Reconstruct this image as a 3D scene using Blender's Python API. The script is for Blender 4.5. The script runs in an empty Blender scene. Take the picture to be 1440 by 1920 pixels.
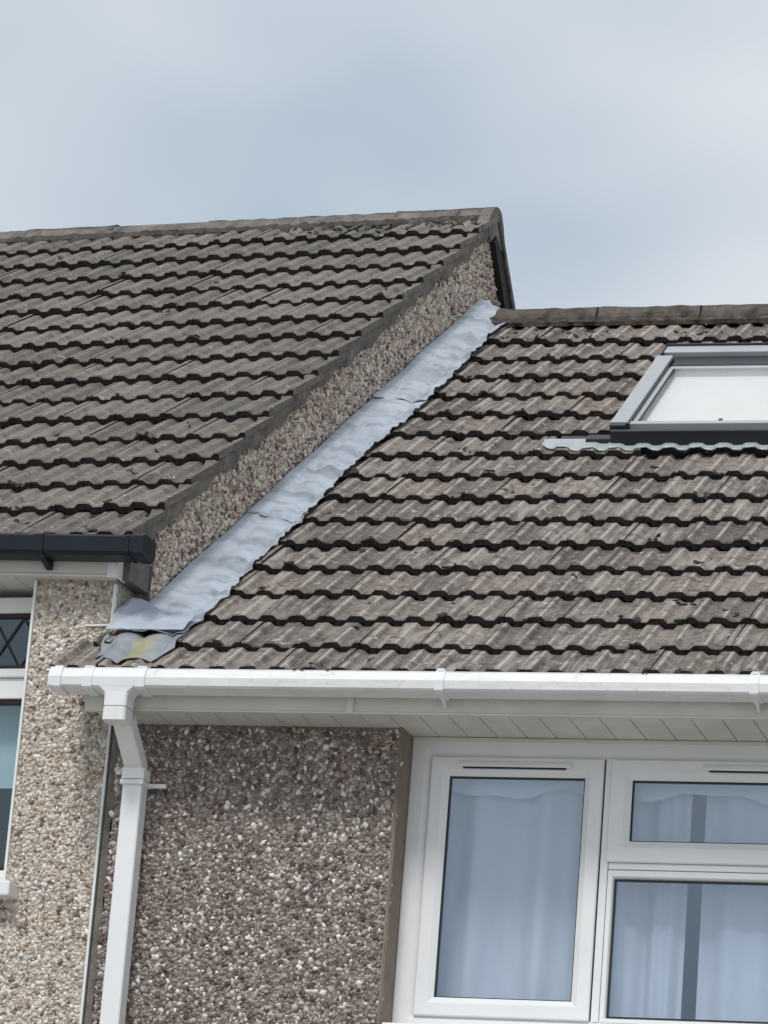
import bpy, bmesh, math, random
import numpy as np
from mathutils import Vector, Matrix

random.seed(7)
rng = np.random.default_rng(11)
scene = bpy.context.scene
COL = scene.collection
R = math.radians

# ------------------------------------------------------------------ camera
EZ = 4.6                                   # eaves of the lower house above the ground
yaw, pitch, roll = R(16.17), R(16.297), R(4.589)
cam_d = bpy.data.cameras.new('camera')
cam = bpy.data.objects.new('camera', cam_d)
COL.objects.link(cam)
f = Vector((-math.sin(yaw) * math.cos(pitch), math.cos(yaw) * math.cos(pitch), math.sin(pitch)))
r0 = Vector((math.cos(yaw), math.sin(yaw), 0))
u0 = r0.cross(f)
rr = r0 * math.cos(roll) + u0 * math.sin(roll)
uu = u0 * math.cos(roll) - r0 * math.sin(roll)
m = Matrix((rr, uu, -f)).transposed().to_4x4()
m.translation = Vector((3.792, -11.572, -2.992 + EZ))
cam.matrix_world = m
cam_d.sensor_fit = 'HORIZONTAL'
cam_d.sensor_width = 36.0
cam_d.lens = 36.0 * 7268.3 / 1440.0
cam_d.clip_start = 0.5
cam_d.clip_end = 4000
scene.camera = cam

# ------------------------------------------------------------------ sky and sun
SUN_EL, SUN_AZ = R(50), R(-5)              # in front of the houses, a little to the left
world = bpy.data.worlds.new("World")
scene.world = world
world.use_nodes = True
nt = world.node_tree
for n in list(nt.nodes):
    nt.nodes.remove(n)
N = nt.nodes.new
out = N('ShaderNodeOutputWorld')
bg = N('ShaderNodeBackground')
sky = N('ShaderNodeTexSky')
sky.sky_type = 'NISHITA'
sky.sun_disc = False
sky.sun_elevation = SUN_EL
sky.sun_rotation = R(180) - SUN_AZ
tc = N('ShaderNodeTexCoord')
mp = N('ShaderNodeMapping')
mp.inputs['Location'].default_value = (-2.41, 1.85, 1.84)
mp.inputs['Scale'].default_value = (1.0, 1.0, 1.6)
nz = N('ShaderNodeTexNoise')
nz.inputs['Scale'].default_value = 4.5
nz.inputs['Detail'].default_value = 3.0
nz.inputs['Roughness'].default_value = 0.5
cr = N('ShaderNodeValToRGB')
cr.color_ramp.elements[0].position = 0.30
cr.color_ramp.elements[0].color = (4.7, 5.65, 6.75, 1)
cr.color_ramp.elements[1].position = 0.66
cr.color_ramp.elements[1].color = (8.8, 9.1, 9.4, 1)
mx = N('ShaderNodeMixRGB')
mx.inputs['Fac'].default_value = 0.96
bg.inputs['Strength'].default_value = 0.072
L = nt.links.new
L(tc.outputs['Generated'], mp.inputs['Vector'])
L(mp.outputs['Vector'], nz.inputs['Vector'])
L(nz.outputs['Fac'], cr.inputs['Fac'])
L(sky.outputs['Color'], mx.inputs['Color1'])
L(cr.outputs['Color'], mx.inputs['Color2'])
L(mx.outputs['Color'], bg.inputs['Color'])
L(bg.outputs['Background'], out.inputs['Surface'])

sl = bpy.data.lights.new('sun', 'SUN')
sl.energy = 1.5
sl.angle = R(13)
sl.color = (1.0, 0.965, 0.92)
sun = bpy.data.objects.new('sun', sl)
COL.objects.link(sun)
sd = Vector((math.sin(SUN_AZ) * math.cos(SUN_EL), -math.cos(SUN_AZ) * math.cos(SUN_EL), math.sin(SUN_EL)))
sun.rotation_euler = sd.to_track_quat('Z', 'Y').to_euler()
sun.location = sd * 60

scene.view_settings.view_transform = 'Standard'
scene.view_settings.look = 'None'
scene.view_settings.exposure = 0.42
scene.view_settings.gamma = 1.0
scene.view_settings.use_curve_mapping = False
scene.cycles.max_bounces = 8
scene.cycles.transparent_max_bounces = 12

# ------------------------------------------------------------------ materials
class Mat:
    def __init__(s, name, rough=0.7, metallic=0.0, spec=0.4):
        s.m = bpy.data.materials.new(name)
        s.m.use_nodes = True
        s.t = s.m.node_tree
        s.b = s.t.nodes['Principled BSDF']
        s.b.inputs['Roughness'].default_value = rough
        s.b.inputs['Metallic'].default_value = metallic
        s.b.inputs['Specular IOR Level'].default_value = spec
        s.tc = s.n('ShaderNodeTexCoord')
    def n(s, t, **kw):
        x = s.t.nodes.new(t)
        for k, v in kw.items():
            setattr(x, k, v)
        return x
    def l(s, a, b):
        s.t.links.new(a, b)
    def noise(s, scale, detail=3, rough=0.55, vec=None, mapscale=None, coord='Object', loc=None):
        n = s.n('ShaderNodeTexNoise')
        n.inputs['Scale'].default_value = scale
        n.inputs['Detail'].default_value = detail
        n.inputs['Roughness'].default_value = rough
        v = vec if vec is not None else s.tc.outputs[coord]
        if mapscale or loc:
            mpn = s.n('ShaderNodeMapping')
            if mapscale:
                mpn.inputs['Scale'].default_value = mapscale
            if loc:
                mpn.inputs['Location'].default_value = loc
            s.l(v, mpn.inputs['Vector'])
            v = mpn.outputs['Vector']
        s.l(v, n.inputs['Vector'])
        return n.outputs['Fac']
    def ramp(s, fac, stops):
        c = s.n('ShaderNodeValToRGB')
        e = c.color_ramp.elements
        while len(e) < len(stops):
            e.new(0.5)
        for i, (p, col) in enumerate(stops):
            e[i].position = p
            e[i].color = (*col, 1) if len(col) == 3 else col
        s.l(fac, c.inputs['Fac'])
        return c.outputs['Color']
    def mix(s, fac, a, b, mode='MIX'):
        x = s.n('ShaderNodeMixRGB', blend_type=mode)
        for sock, v in ((x.inputs['Fac'], fac), (x.inputs['Color1'], a), (x.inputs['Color2'], b)):
            if isinstance(v, (int, float)):
                sock.default_value = v
            elif isinstance(v, tuple):
                sock.default_value = (*v, 1)
            else:
                s.l(v, sock)
        return x.outputs['Color']
    def math(s, op, a, b=0.0):
        x = s.n('ShaderNodeMath', operation=op)
        for sock, v in ((x.inputs[0], a), (x.inputs[1], b)):
            if isinstance(v, (int, float)):
                sock.default_value = v
            else:
                s.l(v, sock)
        return x.outputs[0]
    def color(s, c):
        if isinstance(c, tuple):
            s.b.inputs['Base Color'].default_value = (*c, 1)
        else:
            s.l(c, s.b.inputs['Base Color'])
    def bump(s, h, strength=0.4, dist=0.003):
        x = s.n('ShaderNodeBump')
        x.inputs['Strength'].default_value = strength
        x.inputs['Distance'].default_value = dist
        s.l(h, x.inputs['Height'])
        s.l(x.outputs['Normal'], s.b.inputs['Normal'])

BLK, WHT = (0, 0, 0), (1, 1, 1)

def tile_mat(name, dark, mid, pale, lichen, streak=0.5, wear=0.7, tone_c=0.30):
    M = Mat(name, rough=0.9, spec=0.25)
    oi = M.n('ShaderNodeObjectInfo')
    geo = M.n('ShaderNodeNewGeometry')
    sh = M.n('ShaderNodeVectorMath', operation='ADD')
    M.l(M.tc.outputs['Object'], sh.inputs[0])
    sc = M.n('ShaderNodeVectorMath', operation='SCALE')
    M.l(oi.outputs['Location'], sc.inputs[0])
    sc.inputs['Scale'].default_value = 3.7
    M.l(sc.outputs['Vector'], sh.inputs[1])
    v = sh.outputs['Vector']
    big = M.noise(1.6, 3, vec=geo.outputs['Position'])
    fine = M.noise(30, 6, 0.72, vec=v)
    stk = M.noise(1.0, 4, 0.6, vec=v, mapscale=(38, 3.2, 12))
    blot = M.noise(17, 4, 0.6, vec=v)
    base = M.ramp(fine, [(0.25, dark), (0.5, mid), (0.8, pale)])
    tone = M.math('ADD', M.math('MULTIPLY', oi.outputs['Random'], 0.5), M.math('MULTIPLY', big, 1.0))
    base = M.mix(1.0, base, M.ramp(tone, [(0.46, (1 - tone_c, 1 - tone_c, 1 - tone_c * .97)), (0.75, (0.97, 0.96, 0.945)), (1.04, (1 + tone_c, 1 + tone_c * .82, 1 + tone_c * .66))]), 'MULTIPLY')
    base = M.mix(M.math('MULTIPLY', M.math('MULTIPLY', M.ramp(stk, [(0.46, BLK), (0.60, WHT)]), streak), M.ramp(M.math('FRACT', M.math('MULTIPLY', oi.outputs['Random'], 7.31)), [(0.15, (0.25,) * 3), (0.9, WHT)])), base, pale)
    # worn, paler arrises along the edges of the rolls
    sx = M.n('ShaderNodeSeparateXYZ')
    M.l(M.tc.outputs['Object'], sx.inputs[0])
    e_ = None
    for xc in (0.0175, 0.1195):
        d_ = M.math('ABSOLUTE', M.math('SUBTRACT', sx.outputs['X'], xc))
        w_ = M.math('SUBTRACT', 1.0, M.math('DIVIDE', d_, 0.0085))
        w_ = M.math('MAXIMUM', w_, 0.0)
        e_ = w_ if e_ is None else M.math('ADD', e_, w_)
    msk = M.ramp(M.noise(9, 3, 0.6, vec=v, loc=(9.1, 2.2, 5.0)), [(0.36, BLK), (0.52, WHT)])
    base = M.mix(M.math('MULTIPLY', M.math('MULTIPLY', e_, msk), wear), base, tuple(min(0.6, c * 1.35) for c in pale))
    base = M.mix(M.math('MULTIPLY', M.ramp(blot, [(0.55, BLK), (0.66, WHT)]), 0.60), base, tuple(c * 0.6 for c in dark))
    lic = M.noise(26, 3, 0.6, vec=v, loc=(4.1, 7.7, 1.3))
    base = M.mix(M.math('MULTIPLY', M.ramp(lic, [(0.635, BLK), (0.70, WHT)]), 0.8), base, lichen)
    M.color(base)
    M.bump(M.noise(240, 3, 0.7, vec=v), 0.3, 0.0015)
    return M.m

def edge_shade_grime(name):
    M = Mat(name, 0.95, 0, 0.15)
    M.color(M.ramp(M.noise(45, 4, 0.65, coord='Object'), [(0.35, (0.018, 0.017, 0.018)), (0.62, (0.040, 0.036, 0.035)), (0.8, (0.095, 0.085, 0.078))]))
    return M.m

MT_RIGHT = tile_mat('concrete_tile_brown', (0.092, 0.080, 0.072), (0.155, 0.137, 0.124), (0.335, 0.300, 0.272), (0.50, 0.455, 0.385), 0.9, 1.0)
LIP_SHADE_GRIME = edge_shade_grime('tile_edge_shade_algae')  # shade of the down-facing lips painted in together with real algae
MT_LEFT = tile_mat('concrete_tile_grey', (0.108, 0.098, 0.088), (0.165, 0.151, 0.137), (0.255, 0.236, 0.214), (0.40, 0.37, 0.30), 0.4, 0.35, 0.20)

def simple(name, col, rough=0.6, var=0.12, scale=8, spec=0.4, metallic=0.0, bump=0.0, bscale=120, mapscale=None):
    M = Mat(name, rough, metallic, spec)
    n = M.noise(scale, 4, 0.6, coord='Object', mapscale=mapscale)
    lo = tuple(c * (1 - var) for c in col)
    hi = tuple(min(1, c * (1 + var)) for c in col)
    M.color(M.ramp(n, [(0.3, lo), (0.7, hi)]))
    if bump:
        M.bump(M.noise(bscale, 4, 0.65), bump, 0.003)
    return M.m

def pvc_mat():
    M = Mat('white_pvc', 0.38, 0, 0.45)
    n = M.noise(5, 4, 0.6)
    d = M.noise(1, 5, 0.65, mapscale=(26, 26, 2.5))
    c = M.ramp(n, [(0.3, (0.75, 0.755, 0.75)), (0.7, (0.80, 0.805, 0.80))])
    c = M.mix(M.math('MULTIPLY', M.ramp(d, [(0.56, BLK), (0.78, WHT)]), 0.22), c, (0.50, 0.50, 0.46))
    M.color(c)
    return M.m

PVC = pvc_mat()
def gutter_mat():
    M = Mat('weathered_white_gutter', 0.35, 0, 0.45)
    d = M.noise(1, 6, 0.7, mapscale=(7, 60, 60))
    d2 = M.noise(30, 4, 0.65)
    c = M.ramp(M.noise(3, 3), [(0.3, (0.78, 0.785, 0.79)), (0.7, (0.83, 0.835, 0.84))])
    c = M.mix(M.math('MULTIPLY', M.ramp(d, [(0.48, BLK), (0.70, WHT)]), 0.42), c, (0.52, 0.52, 0.48))
    c = M.mix(M.math('MULTIPLY', M.ramp(d2, [(0.58, BLK), (0.70, WHT)]), 0.38), c, (0.40, 0.40, 0.37))
    M.color(c)
    return M.m
GUT = gutter_mat()
CREAM = simple('cream_fascia', (0.66, 0.65, 0.60), 0.45, 0.08, 6)
FRAME = simple('window_white', (0.80, 0.81, 0.82), 0.3, 0.025, 5)
GASKET = simple('gasket_black', (0.018, 0.019, 0.022), 0.5)
BLACKPVC = simple('black_gutter', (0.009, 0.013, 0.020), 0.42, 0.25, 9, spec=0.3)
MORTAR = simple('grey_mortar', (0.165, 0.152, 0.138), 0.95, 0.38, 11, bump=0.9, bscale=70)
RIDGE_R = simple('ridge_concrete_brown', (0.092, 0.080, 0.070), 0.92, 0.65, 16, bump=0.8, bscale=90)
RIDGE_L = simple('ridge_concrete_grey', (0.100, 0.089, 0.079), 0.92, 0.65, 18, bump=0.8, bscale=90)
DARKWOOD = simple('dark_timber', (0.022, 0.020, 0.019), 0.8, 0.3)
DARKSTEEL = simple('dark_grey_aluminium', (0.020, 0.024, 0.029), 0.4, 0.1)
LIGHTALU = simple('grey_aluminium', (0.44, 0.46, 0.48), 0.42, 0.07, 5, metallic=0.25)
REVEAL = simple('brown_render', (0.25, 0.20, 0.162), 0.9, 0.15, 14, bump=0.4)
GROUND = simple('ground_paving', (0.33, 0.32, 0.30), 0.95, 0.2, 0.8)
ROOM = simple('room_paint', (0.80, 0.81, 0.84), 0.9, 0.05)
BEAD = simple('white_bead', (0.78, 0.80, 0.78), 0.5, 0.05)
MOSS = simple('moss', (0.050, 0.047, 0.038), 1.0, 0.5, 60, bump=0.8, bscale=300)
DROP = simple('bird_dropping', (0.8, 0.8, 0.78), 0.8)

def lead_mat():
    M = Mat('lead_sheet', 0.62, 0.0, 0.35)
    n = M.noise(5.5, 5, 0.62)
    n2 = M.noise(1, 5, 0.62, mapscale=(7, 13, 10))
    c = M.ramp(n, [(0.3, (0.34, 0.38, 0.435)), (0.52, (0.435, 0.482, 0.55)), (0.75, (0.51, 0.56, 0.63))])
    c = M.mix(M.math('MULTIPLY', M.ramp(n2, [(0.50, BLK), (0.66, WHT)]), 0.55), c, (0.23, 0.258, 0.295))
    # shade and grime painted into the creases where the sheet steps over each course
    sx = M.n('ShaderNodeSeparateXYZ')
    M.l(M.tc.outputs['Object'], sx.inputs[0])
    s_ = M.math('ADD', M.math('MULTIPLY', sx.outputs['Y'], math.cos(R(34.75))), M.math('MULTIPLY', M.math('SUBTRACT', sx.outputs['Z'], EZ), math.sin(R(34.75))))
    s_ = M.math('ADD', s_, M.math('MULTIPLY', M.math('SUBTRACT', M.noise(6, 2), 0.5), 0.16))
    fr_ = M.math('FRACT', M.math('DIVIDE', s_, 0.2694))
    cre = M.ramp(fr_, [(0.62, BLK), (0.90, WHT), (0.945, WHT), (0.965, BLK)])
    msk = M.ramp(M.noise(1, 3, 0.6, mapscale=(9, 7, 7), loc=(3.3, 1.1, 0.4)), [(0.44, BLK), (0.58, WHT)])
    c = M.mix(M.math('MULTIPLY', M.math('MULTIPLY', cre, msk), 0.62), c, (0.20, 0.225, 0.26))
    M.color(c)
    M.bump(M.noise(16, 3, 0.5), 0.25, 0.010)
    return M.m
LEAD = lead_mat()

def apron_mat():
    M = Mat('stained_lead_apron', 0.6, 0.0, 0.35)
    n = M.noise(9, 5, 0.62)
    c = M.ramp(n, [(0.3, (0.17, 0.19, 0.21)), (0.52, (0.27, 0.295, 0.325)), (0.75, (0.38, 0.41, 0.44))])
    sx = M.n('ShaderNodeSeparateXYZ')
    M.l(M.tc.outputs['Object'], sx.inputs[0])
    # a yellow algae stain about 6 cm wide in the middle of the sheet
    a = M.math('ABSOLUTE', M.math('ADD', sx.outputs['X'], 0.418))
    a = M.math('ADD', a, M.math('MULTIPLY', M.math('SUBTRACT', M.noise(30, 3), 0.5), 0.02))
    st = M.ramp(a, [(0.026, WHT), (0.042, BLK)])
    st = M.math('MULTIPLY', st, M.ramp(M.noise(24, 4, 0.7), [(0.25, (0.35,) * 3), (0.6, WHT)]))
    c = M.mix(M.math('MULTIPLY', st, 0.75), c, (0.34, 0.31, 0.13))
    M.color(c)
    M.bump(M.noise(40, 3), 0.2, 0.004)
    return M.m
APRON = apron_mat()
SKYLEAD = simple('skylight_apron_grey', (0.42, 0.46, 0.47), 0.5, 0.1, 9, metallic=0.2)

def stone_mat(name):
    M = Mat(name, 0.75, 0, 0.35)
    a = M.n('ShaderNodeAttribute', attribute_name='stone')
    n = M.noise(160, 3)
    M.color(M.mix(1.0, a.outputs['Color'], M.ramp(n, [(0.3, (0.8, 0.8, 0.8)), (0.7, (1.1, 1.1, 1.1))]), 'MULTIPLY'))
    return M.m
STONE = stone_mat('pebbledash_stone')

def wall_mat(name, col):
    M = Mat(name, 0.95, 0, 0.2)
    vo = M.n('ShaderNodeTexVoronoi')
    vo.inputs['Scale'].default_value = 85
    M.l(M.tc.outputs['Object'], vo.inputs['Vector'])
    bw = M.n('ShaderNodeRGBToBW')
    M.l(vo.outputs['Color'], bw.inputs[0])
    M.color(M.mix(1.0, M.ramp(bw.outputs[0], [(0.2, (0.72, 0.72, 0.72)), (0.8, (1.15, 1.15, 1.15))]), col, 'MULTIPLY'))
    M.bump(vo.outputs['Distance'], 0.8, 0.006)
    return M.m
WALL_R = wall_mat('pebbledash_bed_grey', (0.235, 0.202, 0.184))
WALL_L = wall_mat('pebbledash_bed_buff', (0.52, 0.46, 0.395))
WALL_G = wall_mat('pebbledash_bed_pink', (0.29, 0.25, 0.225))

def glass_mat(name, tint, refl=0.18, gcol=(0.75, 0.86, 1.0)):
    m_ = bpy.data.materials.new(name)
    m_.use_nodes = True
    t_ = m_.node_tree
    for n in list(t_.nodes):
        t_.nodes.remove(n)
    o = t_.nodes.new('ShaderNodeOutputMaterial')
    tr = t_.nodes.new('ShaderNodeBsdfTransparent')
    tr.inputs['Color'].default_value = (*tint, 1)
    gl = t_.nodes.new('ShaderNodeBsdfGlossy')
    gl.inputs['Roughness'].default_value = 0.02
    gl.inputs['Color'].default_value = (*gcol, 1)
    nz_ = t_.nodes.new('ShaderNodeTexNoise')
    nz_.inputs['Scale'].default_value = 1.6
    tcx = t_.nodes.new('ShaderNodeTexCoord')
    t_.links.new(tcx.outputs['Object'], nz_.inputs['Vector'])
    bp_ = t_.nodes.new('ShaderNodeBump')
    bp_.inputs['Strength'].default_value = 0.05
    bp_.inputs['Distance'].default_value = 0.01
    t_.links.new(nz_.outputs['Fac'], bp_.inputs['Height'])
    t_.links.new(bp_.outputs['Normal'], gl.inputs['Normal'])
    mxs = t_.nodes.new('ShaderNodeMixShader')
    fr = t_.nodes.new('ShaderNodeFresnel')
    gm = t_.nodes.new('ShaderNodeNewGeometry')            # same reflectance from either side of the pane
    im = t_.nodes.new('ShaderNodeMath')
    im.operation = 'MULTIPLY_ADD'
    im.inputs[1].default_value = 1 / 1.5 - 1.5
    im.inputs[2].default_value = 1.5
    t_.links.new(gm.outputs['Backfacing'], im.inputs[0])
    t_.links.new(im.outputs[0], fr.inputs['IOR'])
    ad = t_.nodes.new('ShaderNodeMath')
    ad.operation = 'ADD'
    ad.use_clamp = True
    ad.inputs[1].default_value = refl
    t_.links.new(fr.outputs[0], ad.inputs[0])
    t_.links.new(ad.outputs[0], mxs.inputs['Fac'])
    t_.links.new(tr.outputs[0], mxs.inputs[1])
    t_.links.new(gl.outputs[0], mxs.inputs[2])
    t_.links.new(mxs.outputs[0], o.inputs['Surface'])
    return m_
GLASS = glass_mat('coated_window_glass', (0.94, 0.97, 1.0), 0.085, (0.80, 0.90, 1.0))
GLASS_SKY = glass_mat('skylight_glass', (0.99, 0.99, 0.985), 0.0, (1.0, 0.985, 0.96))

def cloth_mat(name, col):
    M = Mat(name, 0.9, 0, 0.1)
    M.color(M.ramp(M.noise(14, 3), [(0.3, tuple(c * 0.95 for c in col)), (0.7, col)]))
    tl_ = M.n('ShaderNodeBsdfTranslucent')
    tl_.inputs['Color'].default_value = (*col, 1)
    mxs = M.n('ShaderNodeMixShader')
    mxs.inputs['Fac'].default_value = 0.2
    o = M.t.nodes['Material Output']
    M.l(M.b.outputs[0], mxs.inputs[1])
    M.l(tl_.outputs[0], mxs.inputs[2])
    M.l(mxs.outputs[0], o.inputs['Surface'])
    return M.m
CURTAIN = cloth_mat('net_curtain', (0.86, 0.89, 0.93))
REFLECTION_PALE = cloth_mat('pale_reflection', (0.93, 0.935, 0.935))

# ------------------------------------------------------------------ helpers
def link(o, parent=None):
    COL.objects.link(o)
    if parent is not None:
        o.parent = parent
    return o

def part(name, me, mat, parent, kind=None, label=None, loc=None):
    if isinstance(me, bmesh.types.BMesh):
        bm = me
        bmesh.ops.recalc_face_normals(bm, faces=bm.faces)
        me = bpy.data.meshes.new(name)
        bm.to_mesh(me)
        bm.free()
    if mat is not None:
        for mm in (mat if isinstance(mat, (list, tuple)) else [mat]):
            me.materials.append(mm)
    o = bpy.data.objects.new(name, me)
    link(o, parent)
    if loc is not None:
        o.location = loc
    if kind:
        o['kind'] = kind
    if label:
        o['label'] = label
    return o

def BM():
    return bmesh.new()

def box(bm, x0, x1, y0, y1, z0, z1, bev=0.0, tilt=0.0):
    b2 = bmesh.new()
    bmesh.ops.create_cube(b2, size=1.0)
    for v in b2.verts:
        v.co = Vector((x0 + (v.co.x + .5) * (x1 - x0), y0 + (v.co.y + .5) * (y1 - y0), z0 + (v.co.z + .5) * (z1 - z0)))
        v.co.z += tilt * v.co.x
    if bev:
        bmesh.ops.bevel(b2, geom=list(b2.edges), offset=bev, segments=2, profile=0.5, affect='EDGES')
    merge(bm, b2)

def merge(bm, b2):
    mp_ = {}
    for v in b2.verts:
        mp_[v] = bm.verts.new(v.co)
    for f_ in b2.faces:
        nf = bm.faces.new([mp_[v] for v in f_.verts])
        nf.smooth = f_.smooth
        nf.material_index = f_.material_index
    b2.free()

def extrude_profile(bm, prof, x0, x1, closed=True, tilt=0.0, cap=True):
    """prof: list of (y, z); swept along x."""
    a = [bm.verts.new((x0, y, z + tilt * x0)) for y, z in prof]
    b = [bm.verts.new((x1, y, z + tilt * x1)) for y, z in prof]
    n = len(prof)
    for i in range(n if closed else n - 1):
        j = (i + 1) % n
        bm.faces.new((a[i], a[j], b[j], b[i]))
    if closed and cap:
        bm.faces.new(a[::-1])
        bm.faces.new(b)

def loft(bm, rings, cap=True):
    vs = [[bm.verts.new(p) for p in ring] for ring in rings]
    n = len(rings[0])
    for i in range(len(vs) - 1):
        for j in range(n):
            k = (j + 1) % n
            bm.faces.new((vs[i][j], vs[i][k], vs[i + 1][k], vs[i + 1][j]))
    if cap:
        bm.faces.new(vs[0][::-1])
        bm.faces.new(vs[-1])

def frame_ring(bm, x0, x1, z0, z1, w, yf, yb, ch=0.012, wl=None, wr=None, wt=None, wb=None):
    """mitred picture-frame section in the xz plane, facing -y, with a sloped inner bevel."""
    wl = w if wl is None else wl
    wr = w if wr is None else wr
    wt = w if wt is None else wt
    wb = w if wb is None else wb
    def rect(i, y):
        return [(x0 + wl * i, y, z0 + wb * i), (x1 - wr * i, y, z0 + wb * i), (x1 - wr * i, y, z1 - wt * i), (x0 + wl * i, y, z1 - wt * i)]
    rings = [rect(0, yb), rect(0, yf + 0.004), rect(0.06, yf), rect(0.68, yf), rect(1.0, yf + ch), rect(1.0, yb)]
    vs = [[bm.verts.new(p) for p in ring] for ring in rings]
    for i in range(len(vs)):
        j = (i + 1) % len(vs)
        for k in range(4):
            q = (k + 1) % 4
            bm.faces.new((vs[i][k], vs[i][q], vs[j][q], vs[j][k]))

def empty(name, loc, rz, label, cat):
    o = bpy.data.objects.new(name, None)
    COL.objects.link(o)
    o.location = loc
    o.rotation_euler = (0, 0, rz)
    o['label'] = label
    o['category'] = cat
    return o

def np_mesh(name, verts, faces):
    """fast triangle mesh from numpy arrays"""
    me = bpy.data.meshes.new(name)
    nv, nf = len(verts), len(faces)
    me.vertices.add(nv)
    me.vertices.foreach_set('co', np.ascontiguousarray(verts, dtype=np.float32).ravel())
    me.loops.add(nf * 3)
    me.loops.foreach_set('vertex_index', np.ascontiguousarray(faces, dtype=np.int32).ravel())
    me.polygons.add(nf)
    me.polygons.foreach_set('loop_start', np.arange(0, nf * 3, 3, dtype=np.int32))
    me.update(calc_edges=True)
    return me

def ico():
    b = bmesh.new()
    bmesh.ops.create_icosphere(b, subdivisions=1, radius=1.0)
    b.verts.ensure_lookup_table()
    v = np.array([q.co[:] for q in b.verts])
    fa = np.array([[q.index for q in f_.verts] for f_ in b.faces])
    b.free()
    return v, fa
ICO_V, ICO_F = ico()

def stones(name, pts, axes, normal, size, pal, parent, spread=0.45, mat=None, kind='stuff', squash=0.62):
    """one mesh of little stones: pts (n,3); axes: two in-plane unit vectors; pal: list of (weight, rgb)."""
    n = len(pts)
    s = size * np.exp(rng.normal(0, spread * 0.6, (n, 1)))
    s = np.clip(s, size * 0.5, size * 1.75)
    asp = np.exp(rng.normal(0, 0.22, (n, 1)))
    jit = 1 + rng.normal(0, 0.13, (n, len(ICO_V), 1))
    base = ICO_V[None] * jit
    a = rng.uniform(0, 2 * np.pi, (n, 1))
    lx = base[:, :, 0] * s * asp
    ly = base[:, :, 1] * s / asp
    lz = base[:, :, 2] * s * squash
    tx = rng.normal(0, 0.3, (n, 1)); ty = rng.normal(0, 0.3, (n, 1))
    lz = lz + tx * lx + ty * ly
    px = lx * np.cos(a) - ly * np.sin(a)
    py = lx * np.sin(a) + ly * np.cos(a)
    A, B = np.array(axes[0]), np.array(axes[1])
    Nn = np.array(normal)
    V = pts[:, None, :] + px[..., None] * A + py[..., None] * B + lz[..., None] * Nn
    F = (ICO_F[None] + (np.arange(n) * len(ICO_V))[:, None, None]).reshape(-1, 3)
    me = np_mesh(name, V.reshape(-1, 3), F)
    if pal is not None:
        w = np.array([q[0] for q in pal], float); w /= w.sum()
        idx = rng.choice(len(pal), n, p=w)
        c = np.array([q[1] for q in pal])[idx] * np.exp(rng.normal(0, 0.13, (n, 1)))
        c = np.clip(c, 0.01, 0.85)
        rgba = np.concatenate([c, np.ones((n, 1))], 1)
        at = me.color_attributes.new('stone', 'FLOAT_COLOR', 'POINT')
        at.data.foreach_set('color', np.repeat(rgba, len(ICO_V), axis=0).astype(np.float32).ravel())
    return part(name, me, mat or STONE, parent, kind=kind)

def grid_pts(u0, u1, v0, v1, d, jitter=0.42):
    us = np.arange(u0, u1, d)
    vs = np.arange(v0, v1, d * 0.87)
    U, V = np.meshgrid(us, vs)
    U = U + (np.arange(len(vs)) % 2)[:, None] * d * 0.5
    P = np.stack([U.ravel(), V.ravel()], 1)
    return P + rng.uniform(-jitter, jitter, P.shape) * d

PAL_R = [(30, (0.290, 0.250, 0.222)), (25, (0.415, 0.368, 0.328)), (19, (0.185, 0.150, 0.134)), (9, (0.125, 0.082, 0.070)), (9, (0.70, 0.67, 0.645)), (8, (0.47, 0.37, 0.32)), (3, (0.80, 0.79, 0.77))]
PAL_L = [(34, (0.70, 0.635, 0.56)), (22, (0.60, 0.53, 0.455)), (18, (0.80, 0.755, 0.70)), (13, (0.40, 0.315, 0.245)), (7, (0.22, 0.17, 0.14)), (5, (0.50, 0.38, 0.27)), (5, (0.52, 0.485, 0.45))]
PAL_G = [(28, (0.60, 0.515, 0.44)), (24, (0.74, 0.66, 0.56)), (12, (0.40, 0.31, 0.265)), (10, (0.17, 0.12, 0.11)), (14, (0.46, 0.34, 0.31)), (8, (0.68, 0.63, 0.50)), (4, (0.36, 0.33, 0.30))]

# ------------------------------------------------------------------ roof maths
PSI = R(-3.85)
XV, DY, DZ = -0.4948, 0.2390, 0.5564
T_R, G_R = R(34.75), 0.2694
T_L, G_L = R(35.13), 0.27095
TW = 0.205
LIP = 0.028
PITCH = TW / 2
PROFX = [0, .0200, .0345, .0670, .0825, .1225, .1380, .1700, .1845, TW]
PROFH = [1, 1, 0, 0, 1, 1, 0, 0, 1, 1]
ROLL_H = 0.0142

def roll_h(x):
    return (np.interp(np.mod(x, TW), PROFX, PROFH) - 1) * ROLL_H

def row_x0(k):
    return 1.135 + 0.0125 * k

def xg(y_l, x_l=-0.04):
    """world X, Y of a point on the upper house given its own coordinates"""
    c, s = math.cos(PSI), math.sin(PSI)
    return XV + c * x_l - s * y_l, DY + s * x_l + c * y_l

def gable_x_at(Y, x_l=-0.04):
    c, s = math.cos(PSI), math.sin(PSI)
    y_l = (Y - DY - s * x_l) / c
    return XV + c * x_l - s * y_l

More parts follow.
